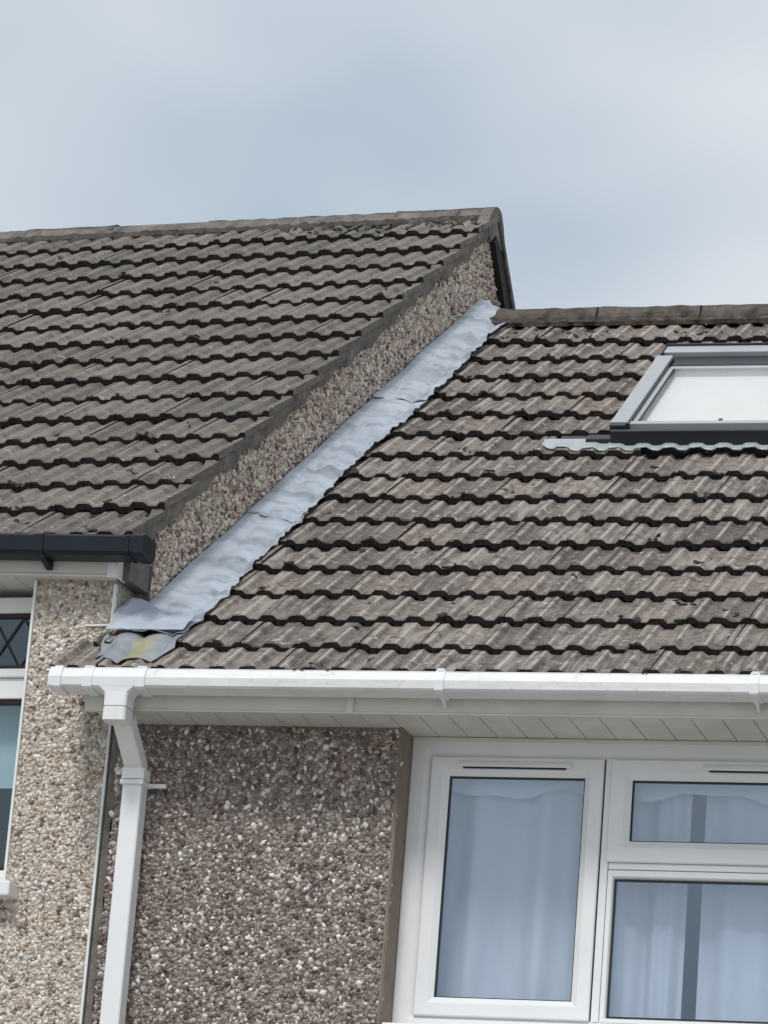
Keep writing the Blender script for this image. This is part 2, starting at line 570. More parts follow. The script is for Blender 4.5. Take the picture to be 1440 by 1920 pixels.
# ------------------------------------------------------------------ tile meshes (shared)
def tile_mesh(name, seed, verge=False, length=0.325, x_lo=0.0, x_hi=TW - 0.0016):
    r_ = random.Random(seed)
    xs = [x for x in PROFX]
    xs[0] = x_lo; xs[-1] = x_hi
    bm = bmesh.new()
    drop = LIP / 0.27
    rows = []
    jit = [r_.uniform(-0.0032, 0.0032) for _ in xs]
    chip = r_.randrange(1, 9)
    if seed % 3 == 0:
        jit[chip] += 0.006
    def top(i, y):
        return PROFH[i] * ROLL_H - ROLL_H - drop * y
    for (y, dz, dy) in ((0.0, -LIP, 1), (0.0, -0.005, 1), (0.0045, 0.0, 1), (length, 0.0, 0), (length, -LIP * 0.8, 0)):
        rows.append([bm.verts.new((x, y + jit[i] * dy, top(i, y) + dz)) for i, x in enumerate(xs)])
    n = len(xs)
    for a in range(4):
        for i in range(n - 1):
            fc = bm.faces.new((rows[a][i], rows[a][i + 1], rows[a + 1][i + 1], rows[a + 1][i]))
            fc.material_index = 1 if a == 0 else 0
    for i in range(n - 1):
        bm.faces.new((rows[4][i], rows[4][i + 1], rows[0][i + 1], rows[0][i]))
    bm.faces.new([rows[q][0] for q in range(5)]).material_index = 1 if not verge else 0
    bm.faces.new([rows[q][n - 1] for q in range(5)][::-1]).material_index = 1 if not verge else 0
    bmesh.ops.recalc_face_normals(bm, faces=bm.faces)
    me = bpy.data.meshes.new(name)
    bm.to_mesh(me); bm.free()
    return me
TILES_R = [tile_mesh('tile', s) for s in range(12)]
TILES_L = [tile_mesh('tile', s + 20) for s in range(12)]
TILES_V = [tile_mesh('tile', s + 40, True) for s in range(3)]

for me in TILES_R: me.materials.append(MT_RIGHT); me.materials.append(LIP_SHADE_GRIME)
for me in TILES_L + TILES_V: me.materials.append(MT_LEFT); me.materials.append(LIP_SHADE_GRIME)

def place_tile(meshes, roof, x, s, t, z0, y0=0.0, rnd=random):
    o = bpy.data.objects.new('tile', meshes[rnd.randrange(len(meshes))])
    COL.objects.link(o)
    o.parent = roof
    h = rnd.uniform(-0.003, 0.003)
    ss = s + rnd.uniform(-0.0035, 0.0035)
    o.location = (x + rnd.uniform(-.0012, .0012), y0 + ss * math.cos(t) - h * math.sin(t), z0 + ss * math.sin(t) + h * math.cos(t))
    o.rotation_euler = (t + rnd.uniform(-.009, .009), rnd.uniform(-.011, .011), rnd.uniform(-.008, .008))
    return o

# ================================================================== LOWER HOUSE (right)
ground = BM()
g_ = 400.0
vs = [ground.verts.new(p) for p in ((-g_, -g_, 0), (g_, -g_, 0), (g_, g_, 0), (-g_, g_, 0))]
ground.faces.new(vs)
go = part('ground', ground, GROUND, None, kind='structure')

HR = empty('terraced_house', (0, 0, 0), 0, 'lower terraced house with brown grey pebbledash, white gutter, white windows and a roof window', 'house')
XR = 2.75                                   # right end of what is built
Z = lambda z: z + EZ
YF, YW, YWIN = 0.05, 0.244, 0.380           # fascia face, pebbledash face, window face
XJ = 0.488                                  # edge of the pebbledash, start of the window recess

# walls
bm = BM()
box(bm, -0.478, XJ - 0.003, YW + 0.004, 0.60, 0, Z(-0.116))
wall = part('wall', bm, WALL_R, HR)
P = grid_pts(-0.476, XJ - 0.012, Z(-2.0), Z(-0.132), 0.0122)
pts = np.stack([P[:, 0], np.full(len(P), YW + 0.0045), P[:, 1]], 1)
stones('pebbledash', pts, ((1, 0, 0), (0, 0, 1)), (0, -1, 0), 0.0080, PAL_R, wall, squash=0.36)
bm = BM()
box(bm, XJ - 0.0025, XJ + 0.001, YW - 0.004, 0.60, 0, Z(-0.117))
box(bm, XJ - 0.010, XJ - 0.0035, YW - 0.005, YW + 0.003, 0, Z(-0.1175), 0.001)
part('reveal', bm, REVEAL, wall)
bm = BM()
box(bm, 2.125, XR, YW + 0.004, 0.60, 0, Z(-0.116))                # beyond the window
box(bm, XJ + 0.002, 2.123, YW + 0.03, 0.60, 0, Z(-1.125))         # below the window
box(bm, XR - 0.25, XR, 0.603, 6.9, 0, Z(-0.116))                  # party wall
box(bm, -0.60, XR, 6.903, 7.1, 0, Z(-0.116))                      # back wall
part('wall', bm, WALL_R, HR)
P = grid_pts(XJ + 0.01, 2.1, Z(-2.0), Z(-1.135), 0.0135)
pts = np.stack([P[:, 0], np.full(len(P), YW + 0.0305), P[:, 1]], 1)
stones('pebbledash', pts, ((1, 0, 0), (0, 0, 1)), (0, -1, 0), 0.0085, PAL_R, wall, squash=0.4)
# party strip of smooth render with the open joint beside the down pipe
bm = BM()
rg = random.Random(3)
zz = [0.0] + [Z(-1.9 + 0.06 * i) for i in range(31)]
edge = [(-0.505 + rg.uniform(-.004, .004)) for _ in zz]
for i in range(len(zz) - 1):
    box_pts = [(-0.531, 0.318, zz[i]), (edge[i], 0.314, zz[i]), (edge[i + 1], 0.314, zz[i + 1]), (-0.531, 0.318, zz[i + 1])]
    q = [bm.verts.new(p) for p in box_pts] + [bm.verts.new((p[0], 0.42, p[2])) for p in box_pts]
    bm.faces.new(q[:4]); bm.faces.new((q[1], q[5], q[6], q[2])); bm.faces.new((q[0], q[3], q[7], q[4]))
part('render_strip', bm, simple('strip_render', (0.165, 0.15, 0.132), 0.95, 0.3, 30, bump=0.9, bscale=60), wall)

# roof deck, rear slope
ct, st_ = math.cos(T_R), math.sin(T_R)
def RP(x, s, h=0.0):
    return (x, s * ct - h * st_, Z(s * st_ + h * ct))
YA, ZA = 3.635, 2.47                        # ridge axis
bm = BM()
a = [bm.verts.new(RP(x, s, h)) for (s, h) in ((0.09, -0.045), (4.36, -0.045), (4.36, -0.075), (0.09, -0.075)) for x in (-0.30, XR)]
for i in range(4):
    j = (i + 1) % 4
    bm.faces.new((a[2 * i], a[2 * i + 1], a[2 * j + 1], a[2 * j]))
bm.faces.new((a[0], a[2], a[4], a[6])); bm.faces.new((a[1], a[3], a[5], a[7]))
roofR = part('roof', bm, DARKWOOD, HR)
bm = BM()
b0 = [bm.verts.new(p) for p in ((-0.2, YA + .01, Z(ZA - .03)), (XR, YA + .01, Z(ZA - .03)), (XR, 7.25, Z(-0.03)), (-0.2, 7.25, Z(-0.03)))]
b1 = [bm.verts.new((v.co.x, v.co.y, v.co.z - 0.05)) for v in b0]
bm.faces.new(b0); bm.faces.new(b1[::-1])
for i in range(4):
    bm.faces.new((b0[i], b1[i], b1[(i + 1) % 4], b0[(i + 1) % 4]))
part('rear_slope', bm, simple('rear_tiles', (0.19, 0.165, 0.145), 0.9, 0.3, 12), roofR)

# skylight footprint on the roof
SK_X0, SK_X1, SK_S0, SK_S1 = 0.695, 1.85, 2.44, 3.655
rt = random.Random(21)
for k in range(16):
    s = k * G_R + (0.042 if k == 0 else 0)
    xs = row_x0(k)
    i0 = -12
    for i in range(i0, 10):
        x = xs + i * TW
        xr = x + TW
        sxk = 1.0
        if k == 0 and x < -0.66 and x > -0.75:
            x, sxk = -0.674, 0.80
        elif k == 1 and x < -0.66 and x > -0.75:
            x, sxk = -0.600, 0.49
        if x > XR - 0.1 or x < -0.70:
            continue
        yfront = s * ct
        if k >= 2 and xr < gable_x_at(yfront) + 0.005:
            continue
        # tiles wholly under the roof window are not there
        if x > SK_X0 - 0.02 and xr < SK_X1 + 0.02 and s > SK_S0 - 0.02 and s + G_R < SK_S1 + 0.02:
            continue
        o = place_tile(TILES_R, roofR, x, s, T_R, EZ, rnd=rt)
        o.scale = (sxk, 1, 1)

# ridge tiles
def ridge_row(roof, x0, x1, ya, za, rad, length, mat, rnd, drop=0.09, pitch_a=T_R, pitch_b=T_R):
    """half-round ridge tiles laid end to end, bedded on mortar."""
    shapes = []
    for q in range(3):
        bm = bmesh.new()
        ang = [math.radians(a_) for a_ in range(-12, 193, 17)]
        rings = []
        for (xx, ro) in [(0, rad), (0.008, rad + .004)] + [(length * q_ / 9, rad + rnd.uniform(-.002, .002)) for q_ in range(1, 9)] + [(length - 0.006, rad + 0.002)]:
            rings.append([(xx, -(ro + rnd.uniform(-.003, .003)) * math.cos(a_), (ro + rnd.uniform(-.003, .003)) * math.sin(a_) * 0.96) for a_ in ang])
        for xx in (length - 0.006, 0):
            rings.append([(xx, -(rad - .016) * math.cos(a_), (rad - .016) * math.sin(a_) * 0.96) for a_ in ang])
        v_ = [[bm.verts.new(p) for p in ring] for ring in rings]
        for i_ in range(len(v_)):
            j_ = (i_ + 1) % len(v_)
            for k_ in range(len(ang) - 1):
                bm.faces.new((v_[i_][k_], v_[i_][k_ + 1], v_[j_][k_ + 1], v_[j_][k_]))
        bmesh.ops.recalc_face_normals(bm, faces=bm.faces)
        me = bpy.data.meshes.new('ridge_tile')
        bm.to_mesh(me); bm.free()
        me.materials.append(mat)
        shapes.append(me)
    x = x0
    while x < x1 - 0.05:
        o = bpy.data.objects.new('ridge_tile', rnd.choice(shapes))
        link(o, roof)
        o.location = (x, ya + rnd.uniform(-.004, .004), za + rnd.uniform(-.004, .004))
        o.rotation_euler = (rnd.uniform(-.02, .02), rnd.uniform(-.006, .006), rnd.uniform(-.005, .005))
        x += length

ridge_row(roofR, -0.17, XR, YA - 0.012, Z(ZA - 0.004), 0.074, 0.445, RIDGE_R, random.Random(5))

def ridge_mortar(roof, x0, x1, base, t, seed, mat, z0):
    """lumpy bed of mortar that fills the tile hollows under the ridge tiles"""
    rg_ = random.Random(seed)
    bm = bmesh.new()
    n = int((x1 - x0) / 0.02)
    rows = []
    for i in range(n + 1):
        x = x0 + (x1 - x0) * i / n
        s1 = base - 0.012 + rg_.uniform(-0.014, 0.010)
        prof = ((s1, -0.024), (s1 + 0.004, -0.004 + rg_.uniform(-.004, .004)), (base + 0.03, 0.010), (base + 0.09, 0.0), (base + 0.09, -0.05))
        rows.append([bm.verts.new((x, s * math.cos(t) - h * math.sin(t), z0 + s * math.sin(t) + h * math.cos(t))) for s, h in prof])
    for i in range(n):
        for j in range(4):
            bm.faces.new((rows[i][j], rows[i + 1][j], rows[i + 1][j + 1], rows[i][j + 1]))
    return part('ridge_mortar', bm, mat, roof)
ridge_mortar(roofR, -0.20, XR, 4.325, T_R, 9, RIDGE_R, EZ)

# ---------------------------------------------------------------- lead flashing along the gable
FS = [0.20, 0.36, 0.50, 0.73, 1.0, 1.29, 1.73, 2.1, 2.4, 2.83, 3.44, 4.1, 4.50]
FX = [-0.300, -0.278, -0.262, -0.250, -0.247, -0.232, -0.200, -0.196, -0.188, -0.140, -0.112, -0.098, -0.072]
def tile_h(x, s):
    k = min(15, max(0, int(s / G_R)))
    fr = (s - k * G_R) / G_R
    return float(roll_h(x - row_x0(k))) - LIP * fr
def tile_h_soft(x, s):
    a_ = [tile_h(x + dx, s + ds) for dx in (-.014, -.007, 0, .007, .014) for ds in (-.024, -.008, .008, .024)]
    return 0.5 * max(a_) + 0.5 * sum(a_) / 20.0 + 0.0015
wr = random.Random(4)
def sheet(bm, svals, width_fn, nv, lift, up=0.016, seed=1, amp=1.0, upfrac=0.20):
    rgx = random.Random(seed)
    ph = [rgx.uniform(0, 6.28) for _ in range(8)]
    rows = []
    for s in svals:
        Yg = s * ct
        gx = gable_x_at(Yg) + 0.010
        ox = width_fn(s)
        row = []
        for j in range(nv + 1):
            v = j / nv
            if v <= upfrac:
                q = v / upfrac
                h = up * (1 - q) ** 1.5 + 0.012 * q + 0.003 * math.sin(9 * s + ph[7]) * (1 - q)
                x = gx + 0.042 * q ** 1.6
                row.append((x, s, h + lift))
            else:
                q = (v - upfrac) / (1 - upfrac)
                x = gx + 0.042 + (ox - gx - 0.042) * q
                h = tile_h_soft(x, s)
                h = h * min(1, 0.25 + q * 1.3) + 0.008 * (1 - q)
                # wrinkles where the sheet was beaten down course by course
                wv = 0.0055 * math.sin(s / G_R * 6.283 + 3.2 * q + ph[0]) * (q * (1.25 - q) * 2.0) * (0.6 + 0.4 * math.sin(3.1 * s + ph[3]))
                wv += 0.0025 * math.sin(s * 31 + 7 * q + ph[1]) * q * q + 0.0012 * math.sin(s * 67 - 13 * q + ph[2]) * q
                wv += 0.002 * math.sin(11 * q + 5 * s + ph[5])
                # a sharp step where the sheet is dressed down over each course of tiles
                kk = math.floor(s / G_R)
                for k3 in (kk - 1, kk, kk + 1):
                    rk = math.sin(k3 * 5.1 + seed * 1.7)
                    fs_ = (k3 + 0.10 * math.sin(k3 * 2.7 + seed) + 0.22 * (q - .5) * math.cos(k3 * 1.9)) * G_R + 0.02
                    d_ = s - fs_
                    fa = (0.013 + 0.011 * abs(rk)) * max(0.0, min(1.0, (q - .02 - .15 * abs(rk)) * 4)) * (1.05 - 0.55 * q)
                    if d_ > -0.004:
                        wv += fa * min(1.0, (d_ + 0.004) / 0.008) * math.exp(-max(0, d_) / 0.06)
                row.append((x, s, max(h, tile_h(x, s), tile_h(x, s - .012), tile_h(x, s + .012)) + lift + (wv + 0.004) * amp))
        rows.append(row)
    vt = [[bm.verts.new(RP(*p)) for p in row] for row in rows]
    vb = [[bm.verts.new(RP(p[0], p[1], p[2] - 0.003)) for p in row] for row in rows]
    n, mcol = len(rows), nv + 1
    for A, flip in ((vt, False), (vb, True)):
        for i in range(n - 1):
            for j in range(mcol - 1):
                fc = bm.faces.new((A[i][j], A[i][j + 1], A[i + 1][j + 1], A[i + 1][j]))
                fc.smooth = True
    for i in range(n - 1):
        for j in (0, mcol - 1):
            bm.faces.new((vt[i][j], vt[i + 1][j], vb[i + 1][j], vb[i][j]))
    for j in range(mcol - 1):
        for i in (0, n - 1):
            bm.faces.new((vt[i][j], vt[i][j + 1], vb[i][j + 1], vb[i][j]))

fr_ = random.Random(6)
fj = [fr_.uniform(-.006, .006) for _ in range(400)]
def fx(s):
    base_ = float(np.interp(s, FS, FX))
    k = s / G_R
    return base_ - 0.024 - 0.012 * math.exp(-((s - 2.1) / 0.9) ** 2) + 0.010 * (0.5 - (k % 1.0)) + 0.006 * math.sin(s * 23 + 1) + fj[int(s * 60) % 400] * 0.3
bm = BM()
sheet(bm, np.linspace(0.325, 1.62, 320), fx, 30, 0.007, seed=1)
part('lead_flashing', bm, LEAD, HR, label='lower length of crumpled lead flashing with its foot beaten over the tiles')
bm = BM()
sheet(bm, np.linspace(1.585, 3.10, 370), lambda s: fx(s) - 0.004, 30, 0.0125, seed=2)
part('lead_flashing', bm, LEAD, HR, label='middle length of lead flashing')
bm = BM()
sheet(bm, np.linspace(3.06, 4.56, 370), lambda s: fx(s) - 0.002, 30, 0.018, seed=3, amp=0.7)
part('lead_flashing', bm, LEAD, HR, label='upper, smoother length of lead flashing ending at the ridge')
# apron at the foot: flat sheet in front of the upper house's wall, and a crumpled corner piece
bm = BM()
rg = random.Random(12)
nu, nv = 46, 14
def apron_edge(x):
    e = 0.112 + 0.02 * math.sin((x + .6) * 30) - float(roll_h(x - row_x0(0))) * -0.6
    if x > -0.35: e -= 0.035 * min(1, (x + .35) / .04)
    if x < -0.52: e += 0.03
    return e
rows = []
for j in range(nv + 1):
    v = j / nv
    row = []
    for i in range(nu + 1):
        u = i / nu
        x0_, x1_ = -0.556 - 0.02 * v, -0.296 - 0.012 * (1 - v) - 0.02 * (1 - v) ** 2
        x = x0_ + (x1_ - x0_) * u
        s0 = apron_edge(x)
        s = s0 + (0.355 - s0) * v
        h = max(tile_h_soft(x, s), tile_h(x, s), tile_h(x, s + .012)) + 0.006 + 0.003 * math.sin(x * 40 + 3 * v)
        row.append((x, s, h))
    rows.append(row)
vt = [[bm.verts.new(RP(*p)) for p in row] for row in rows]
vb = [[bm.verts.new(RP(p[0], p[1], p[2] - .003)) for p in row] for row in rows]
for A in (vt, vb):
    for i in range(nv):
        for j in range(nu):
            fc = bm.faces.new((A[i][j], A[i][j + 1], A[i + 1][j + 1], A[i + 1][j])); fc.smooth = True
for i in range(nu):
    bm.faces.new((vt[0][i], vt[0][i + 1], vb[0][i + 1], vb[0][i]))
    bm.faces.new((vt[nv][i], vt[nv][i + 1], vb[nv][i + 1], vb[nv][i]))
for i in range(nv):
    bm.faces.new((vt[i][0], vt[i + 1][0], vb[i + 1][0], vb[i][0]))
    bm.faces.new((vt[i][nu], vt[i + 1][nu], vb[i + 1][nu], vb[i][nu]))
part('lead_apron', bm, APRON, HR, label='stained lead apron with a yellow patch at the foot of the flashing')
bm = BM()
rows = []
for j in range(19):
    v = j / 18
    row = []
    for i in range(29):
        u = i / 28
        x = -0.572 + (0.572 - 0.300) * u
        s = 0.325 + 0.20 * v * (1 - 0.25 * u)
        h = 0.020 + 0.045 * v * max(0, 1 - abs(u - .12) * 2.2) + 0.010 * math.sin(9 * u + 5 * v) * v + 0.008 * math.sin(17 * u - 7 * v) * (1 - v) * v * 3
        row.append((x, s, h))
    rows.append(row)
vt = [[bm.verts.new(RP(*p)) for p in row] for row in rows]
vb = [[bm.verts.new(RP(p[0], p[1], p[2] - .003)) for p in row] for row in rows]
for A in (vt, vb):
    for i in range(18):
        for j in range(28):
            fc = bm.faces.new((A[i][j], A[i][j + 1], A[i + 1][j + 1], A[i + 1][j])); fc.smooth = True
for i in range(28):
    bm.faces.new((vt[0][i], vt[0][i + 1], vb[0][i + 1], vb[0][i]))
part('lead_corner', bm, LEAD, HR, label='crumpled lead corner piece dressed up under the box end')

# ---------------------------------------------------------------- fascia and soffit
XE = -0.535
bm = BM()
extrude_profile(bm, [(YF, Z(-0.003)), (YF, Z(-0.122)), (YF - 0.006, Z(-0.126)), (YF - 0.006, Z(-0.131)), (YF + 0.018, Z(-0.131)), (YF + 0.018, Z(-0.003))], XE, XR)
fascia = part('fascia', bm, CREAM, HR)
bm = BM()
box(bm, 0.350, 0.374, YF - 0.0085, YF - 0.0005, Z(-0.1305), Z(-0.004), 0.002)
box(bm, XE - 0.003, XE + 0.060, YF - 0.0085, YF + 0.02, Z(-0.1325), Z(-0.004), 0.002)
part('fascia_joint', bm, CREAM, fascia)
soffit = part('soffit', (lambda b: (box(b, XE + .02, XR, YF + .02, YWIN + .06, Z(-0.113), Z(-0.108)), b)[1])(BM()), DARKWOOD, HR)
shapes = {}
x = 0.0905 - 0.0985 * 7 + 0.06
xb0 = XE + 0.022
def soffit_board(x0, x1):
    bm = BM()
    extrude_profile(bm, [(YF + .0185, Z(-0.1265)), (YF + .0185, Z(-0.117)), (YWIN + 0.05, Z(-0.117)), (YWIN + 0.05, Z(-0.1265))], x0, x1 - 0.0035)
    part('board', bm, CREAM, soffit)
edges = [xb0] + [0.0 + 0.0905 + 0.0985 * i for i in range(-6, 28) if 0.0905 + 0.0985 * i > xb0 + .03 and 0.0905 + 0.0985 * i < XR]
for i in range(len(edges) - 1):
    soffit_board(edges[i], edges[i + 1])
bm = BM()
box(bm, XJ + 0.003, 2.123, YWIN - 0.020, YWIN - 0.002, Z(-0.140), Z(-0.1275), 0.003)
part('trim', bm, CREAM, soffit)

# ---------------------------------------------------------------- gutter
def gutter_profile(o=0.0, z0=0.0):
    return [(YF - 0.004, Z(-0.012) + z0), (YF - 0.004, Z(-0.060 - o) + z0), (YF - 0.025, Z(-0.083 - o) + z0), (-0.052 - o, Z(-0.078 - o) + z0), (-0.0625 - o, Z(-0.072 - o) + z0), (-0.066 - o, Z(-0.046) + z0),
            (-0.050 - o * .6, Z(-0.0175 + o) + z0), (-0.050 - o * .6, Z(-0.013 + o) + z0), (-0.044, Z(-0.013 + o) + z0)]
def gutter_inner(th=0.003):
    return [(-0.044, Z(-0.019)), (-0.058, Z(-0.046)), (-0.056, Z(-0.069)), (-0.05, Z(-0.074)), (YF - 0.027, Z(-0.079)), (YF - 0.008, Z(-0.058)), (YF - 0.008, Z(-0.012))]
bm = BM()
extrude_profile(bm, gutter_profile() + gutter_inner(), -0.612, XR)
gutter = part('gutter', bm, GUT, HR, label='white plastic gutter of square section')
def union(x0, x1, o=0.0065, name='union_clip'):
    bm = BM()
    extrude_profile(bm, gutter_profile(o), x0, x1, cap=True)
    box(bm, x0 + .003, x1 - .003, -0.056, -0.036, Z(-0.014), Z(-0.006), 0.002)
    part(name, bm, FRAME, gutter)
union(-0.5155, -0.4825)
union(-0.333, -0.302)
bm = BM()
extrude_profile(bm, gutter_profile(0.0065), -0.617, -0.590)
extrude_profile(bm, gutter_profile(0.003), -0.634, -0.6165)
part('stop_end', bm, FRAME, gutter)
bm = BM()
extrude_profile(bm, gutter_profile(0.002), -0.483, -0.332)
outlet = part('outlet', bm, FRAME, gutter)
# curved throat and spout of the outlet
def sq(cx, cy, z, hw, hd, c=0.006):
    return [(cx - hw + c, cy - hd, z), (cx + hw - c, cy - hd, z), (cx + hw, cy - hd + c, z), (cx + hw, cy + hd - c, z), (cx + hw - c, cy + hd, z), (cx - hw + c, cy + hd, z), (cx - hw, cy + hd - c, z), (cx - hw, cy - hd + c, z)]
bm = BM()
rings = []
for q in range(7):
    v = q / 6
    hw = 0.040 + 0.034 * (1 - math.sin(v * math.pi / 2))
    rings.append(sq(-0.398, -0.020 + 0.0 * v, Z(-0.070 - 0.034 * v), hw, 0.0405 + 0.004 * (1 - v)))
loft(bm, rings)
loft(bm, [sq(-0.398, -0.0215, Z(-0.098), .0385, .0425), sq(-0.398, -0.0215, Z(-0.140), .0385, .0425)])
loft(bm, [sq(-0.398, -0.0215, Z(-0.1415), .0365, .0405), sq(-0.398, -0.0215, Z(-0.144), .0365, .0405)])
part('spout', bm, FRAME, gutter)
# support brackets
for xb in (0.681, 1.689):
    bm = BM()
    extrude_profile(bm, gutter_profile(0.006), xb - 0.0145, xb + 0.0145)
    box(bm, xb - .011, xb + .011, -0.057, -0.034, Z(-0.0145), Z(-0.0045), 0.002)
    extrude_profile(bm, [(YF - .001, Z(-0.060)), (YF - .001, Z(-0.112)), (YF - .008, Z(-0.112)), (-0.045, Z(-0.0795)), (-0.045, Z(-0.074))], xb - 0.004, xb + 0.004)
    part('bracket', bm, FRAME, gutter)
# pieces of debris caught on the front lip
bm = BM()
for xx in (0.19, 0.215, 0.30, 1.33, 1.342):
    box(bm, xx, xx + rg.uniform(.006, .014), -0.054, -0.046, Z(-0.014), Z(-0.0085), 0.001)
part('debris', bm, MOSS, gutter, kind='stuff')

# ---------------------------------------------------------------- down pipe with offset bend
PX, PY, PH = -0.387, 0.182, 0.033
bm = BM()
loft(bm, [sq(PX, PY, Z(-0.352), PH, PH, .004), sq(PX, PY, 0.05, PH, PH, .004)])
pipe = part('downpipe', bm, FRAME, HR, label='square white rainwater downpipe')
bm = BM()
loft(bm, [sq(-0.398, -0.0215, Z(-0.1445), .0385, .0425), sq(-0.398, -0.0215, Z(-0.187), .0385, .0425)])
def tilted(cx, cy, cz, hw, hd, ang, c=0.004):
    pts_ = sq(0, 0, 0, hw, hd, c)
    ca, sa = math.cos(ang), math.sin(ang)
    return [(cx + p_[0], cy + p_[1] * ca, cz + p_[1] * sa) for p_ in pts_]
loft(bm, [tilted(-0.397, 0.040, Z(-0.163), .031, .028, 0.80), tilted(PX - .001, PY - 0.006, Z(-0.286), .031, .028, 0.80), sq(PX, PY, Z(-0.322), .031, .031, .004)])
loft(bm, [sq(PX, PY, Z(-0.298), .0385, .0385), sq(PX, PY, Z(-0.334), .0385, .0385)])
part('offset_bend', bm, PVC, pipe)
bm = BM()
box(bm, PX - .0405, PX + .0405, PY - .0425, PY + .04, Z(-0.353), Z(-0.337), 0.002)
box(bm, PX + .036, PX + .095, PY + .028, PY + .045, Z(-0.350), Z(-0.336), 0.002)
part('clip', bm, PVC, pipe)

# ---------------------------------------------------------------- window
ZB = -1.085                                  # underside of the outer frame
WX1 = 2.12
bm = BM()
frame_ring(bm, XJ + 0.0015, WX1, Z(ZB), Z(-0.1275), 0.060, YWIN - 0.012, YWIN + 0.055, 0.010, wl=0.070, wr=0.07, wt=0.063, wb=0.044)
box(bm, 1.141, 1.166, YWIN - 0.010, YWIN + 0.055, Z(ZB + .0405), Z(-0.1885), 0.002)       # mullion
box(bm, 1.168, 2.052, YWIN - 0.009, YWIN + 0.055, Z(-0.551), Z(-0.530), 0.002)            # transom
window = part('window', bm, FRAME, HR, label='white plastic casement window with net curtains')
def sash(x0, x1, z0, z1, w, name='sash', ww=None, yo=0.0, **kw):
    bm = BM()
    frame_ring(bm, x0, x1, Z(z0), Z(z1), w, YWIN - 0.020 + yo, YWIN + 0.030, 0.014, **kw)
    o = part(name, bm, FRAME, window)
    return o
def gasket(x0, x1, z0, z1, w=0.0045):
    bm = BM()
    frame_ring(bm, x0 - .0006, x1 + .0006, Z(z0 - .0006), Z(z1 + .0006), w, YWIN - 0.0015, YWIN + 0.02, 0.001)
    part('gasket', bm, GASKET, window)
def pane(x0, x1, z0, z1):
    bm = BM()
    box(bm, x0, x1, YWIN + 0.006, YWIN + 0.010, Z(z0), Z(z1))
    part('pane', bm, GLASS, window)
sash(0.5605, 1.136, -1.043, -0.1925, 0.062)
gasket(0.6225, 1.074, -0.981, -0.2545); pane(0.621, 1.0755, -0.9825, -0.253)
sash(1.160, 2.062, -0.529, -0.1925, 0.070, wt=0.066, wb=0.070)
gasket(1.230, 1.992, -0.459, -0.2585); pane(1.2285, 1.9935, -0.4605, -0.257)
sash(1.167, 2.0535, -1.045, -0.5525, 0.023, name='glazing_bead', yo=0.012, wt=0.030, wb=0.018)
gasket(1.190, 2.030, -1.027, -0.5825); pane(1.1885, 2.032, -1.0285, -0.581)
# dark strips for the shadow in the gaps round the opening lights
for xa_, xb_ in ((1.1365, 1.1407), (0.5575, 0.5602)):
    bm = BM()
    box(bm, xa_, xb_, YWIN - 0.004, YWIN + 0.05, Z(-1.04), Z(-0.193))
    part('shadow_gap', bm, GASKET, window)
# trickle vents
for x0, x1 in ((0.652, 1.030), (1.464, 1.842)):
    bm = BM()
    extrude_profile(bm, [(YWIN - .0205, Z(-0.2065)), (YWIN - .0205, Z(-0.2265)), (YWIN - .030, Z(-0.2265)), (YWIN - .034, Z(-0.222)), (YWIN - .030, Z(-0.2115))], x0, x1)
    tv = part('trickle_vent', bm, FRAME, window)
    bm = BM()
    box(bm, x0 + .018, x1 - .018, YWIN - .028, YWIN - .0195, Z(-0.2315), Z(-0.2275))
    part('vent_slot', bm, GASKET, window)
bm = BM()
box(bm, XJ + .002, WX1, YWIN - 0.13, YWIN + 0.05, Z(-1.122), Z(ZB - 0.002), 0.004)
part('sill', bm, FRAME, window)
# room behind
bm = BM()
box(bm, XJ - .02, 2.2, 0.61, 1.5, Z(-2.2), Z(-0.13))
bmesh.ops.delete(bm, geom=[f_ for f_ in bm.faces if f_.calc_center_median().y < 0.62], context='FACES')
part('room', bm, ROOM, HR)

def curtain(x0, x1, z0, z1, y, amp, folds, seed, label, top=None, group=None, name='net_curtain', cat='curtain', flare=0.0):
    rg_ = random.Random(seed)
    ph = [rg_.uniform(0, 6.28) for _ in range(5)]
    bm = BM()
    nu_, nv_ = 130, 26
    rows_ = []
    for j in range(nv_ + 1):
        v = j / nv_
        row = []
        for i in range(nu_ + 1):
            u = i / nu_
            xx = x0 + (x1 - x0) * u + flare * (1 - v) * (u - .5) * 2
            zt = z1
            zb = z0 if top is None else z0 + top(u)
            zc = zb + (zt - zb) * v
            a_ = amp * (0.55 + 0.45 * (1 - v))
            yy = y + a_ * (math.sin(folds * 6.283 * u + ph[0] + 0.6 * (1 - v)) + 0.5 * math.sin(folds * 2.3 * 6.283 * u + ph[1]) + 0.6 * math.sin(folds * .43 * 6.283 * u + ph[2]))
            row.append(bm.verts.new((xx, yy, Z(zc))))
        rows_.append(row)
    for j in range(nv_):
        for i in range(nu_):
            fc = bm.faces.new((rows_[j][i], rows_[j][i + 1], rows_[j + 1][i + 1], rows_[j + 1][i]))
            fc.smooth = True
    me = bpy.data.meshes.new(name)
    bm.to_mesh(me); bm.free()
    me.materials.append(CURTAIN)
    o = bpy.data.objects.new(name, me)
    COL.objects.link(o)
    o['label'] = label
    o['category'] = cat
    if group: o['group'] = group
    return o
GC = 'net curtains in the white window'
curtain(0.50, 1.165, -1.35, -0.15, 0.50, 0.024, 2.6, 2, 'white net curtain behind the tall left pane of the white window', group=GC)
curtain(1.180, 1.400, -1.35, -0.15, 0.50, 0.022, 1.6, 5, 'narrow white net curtain left of the dark gap behind the middle pane', group=GC)
curtain(1.446, 2.16, -1.35, -0.15, 0.505, 0.024, 2.7, 8, 'wide white net curtain right of the dark gap behind the right pane', group=GC)
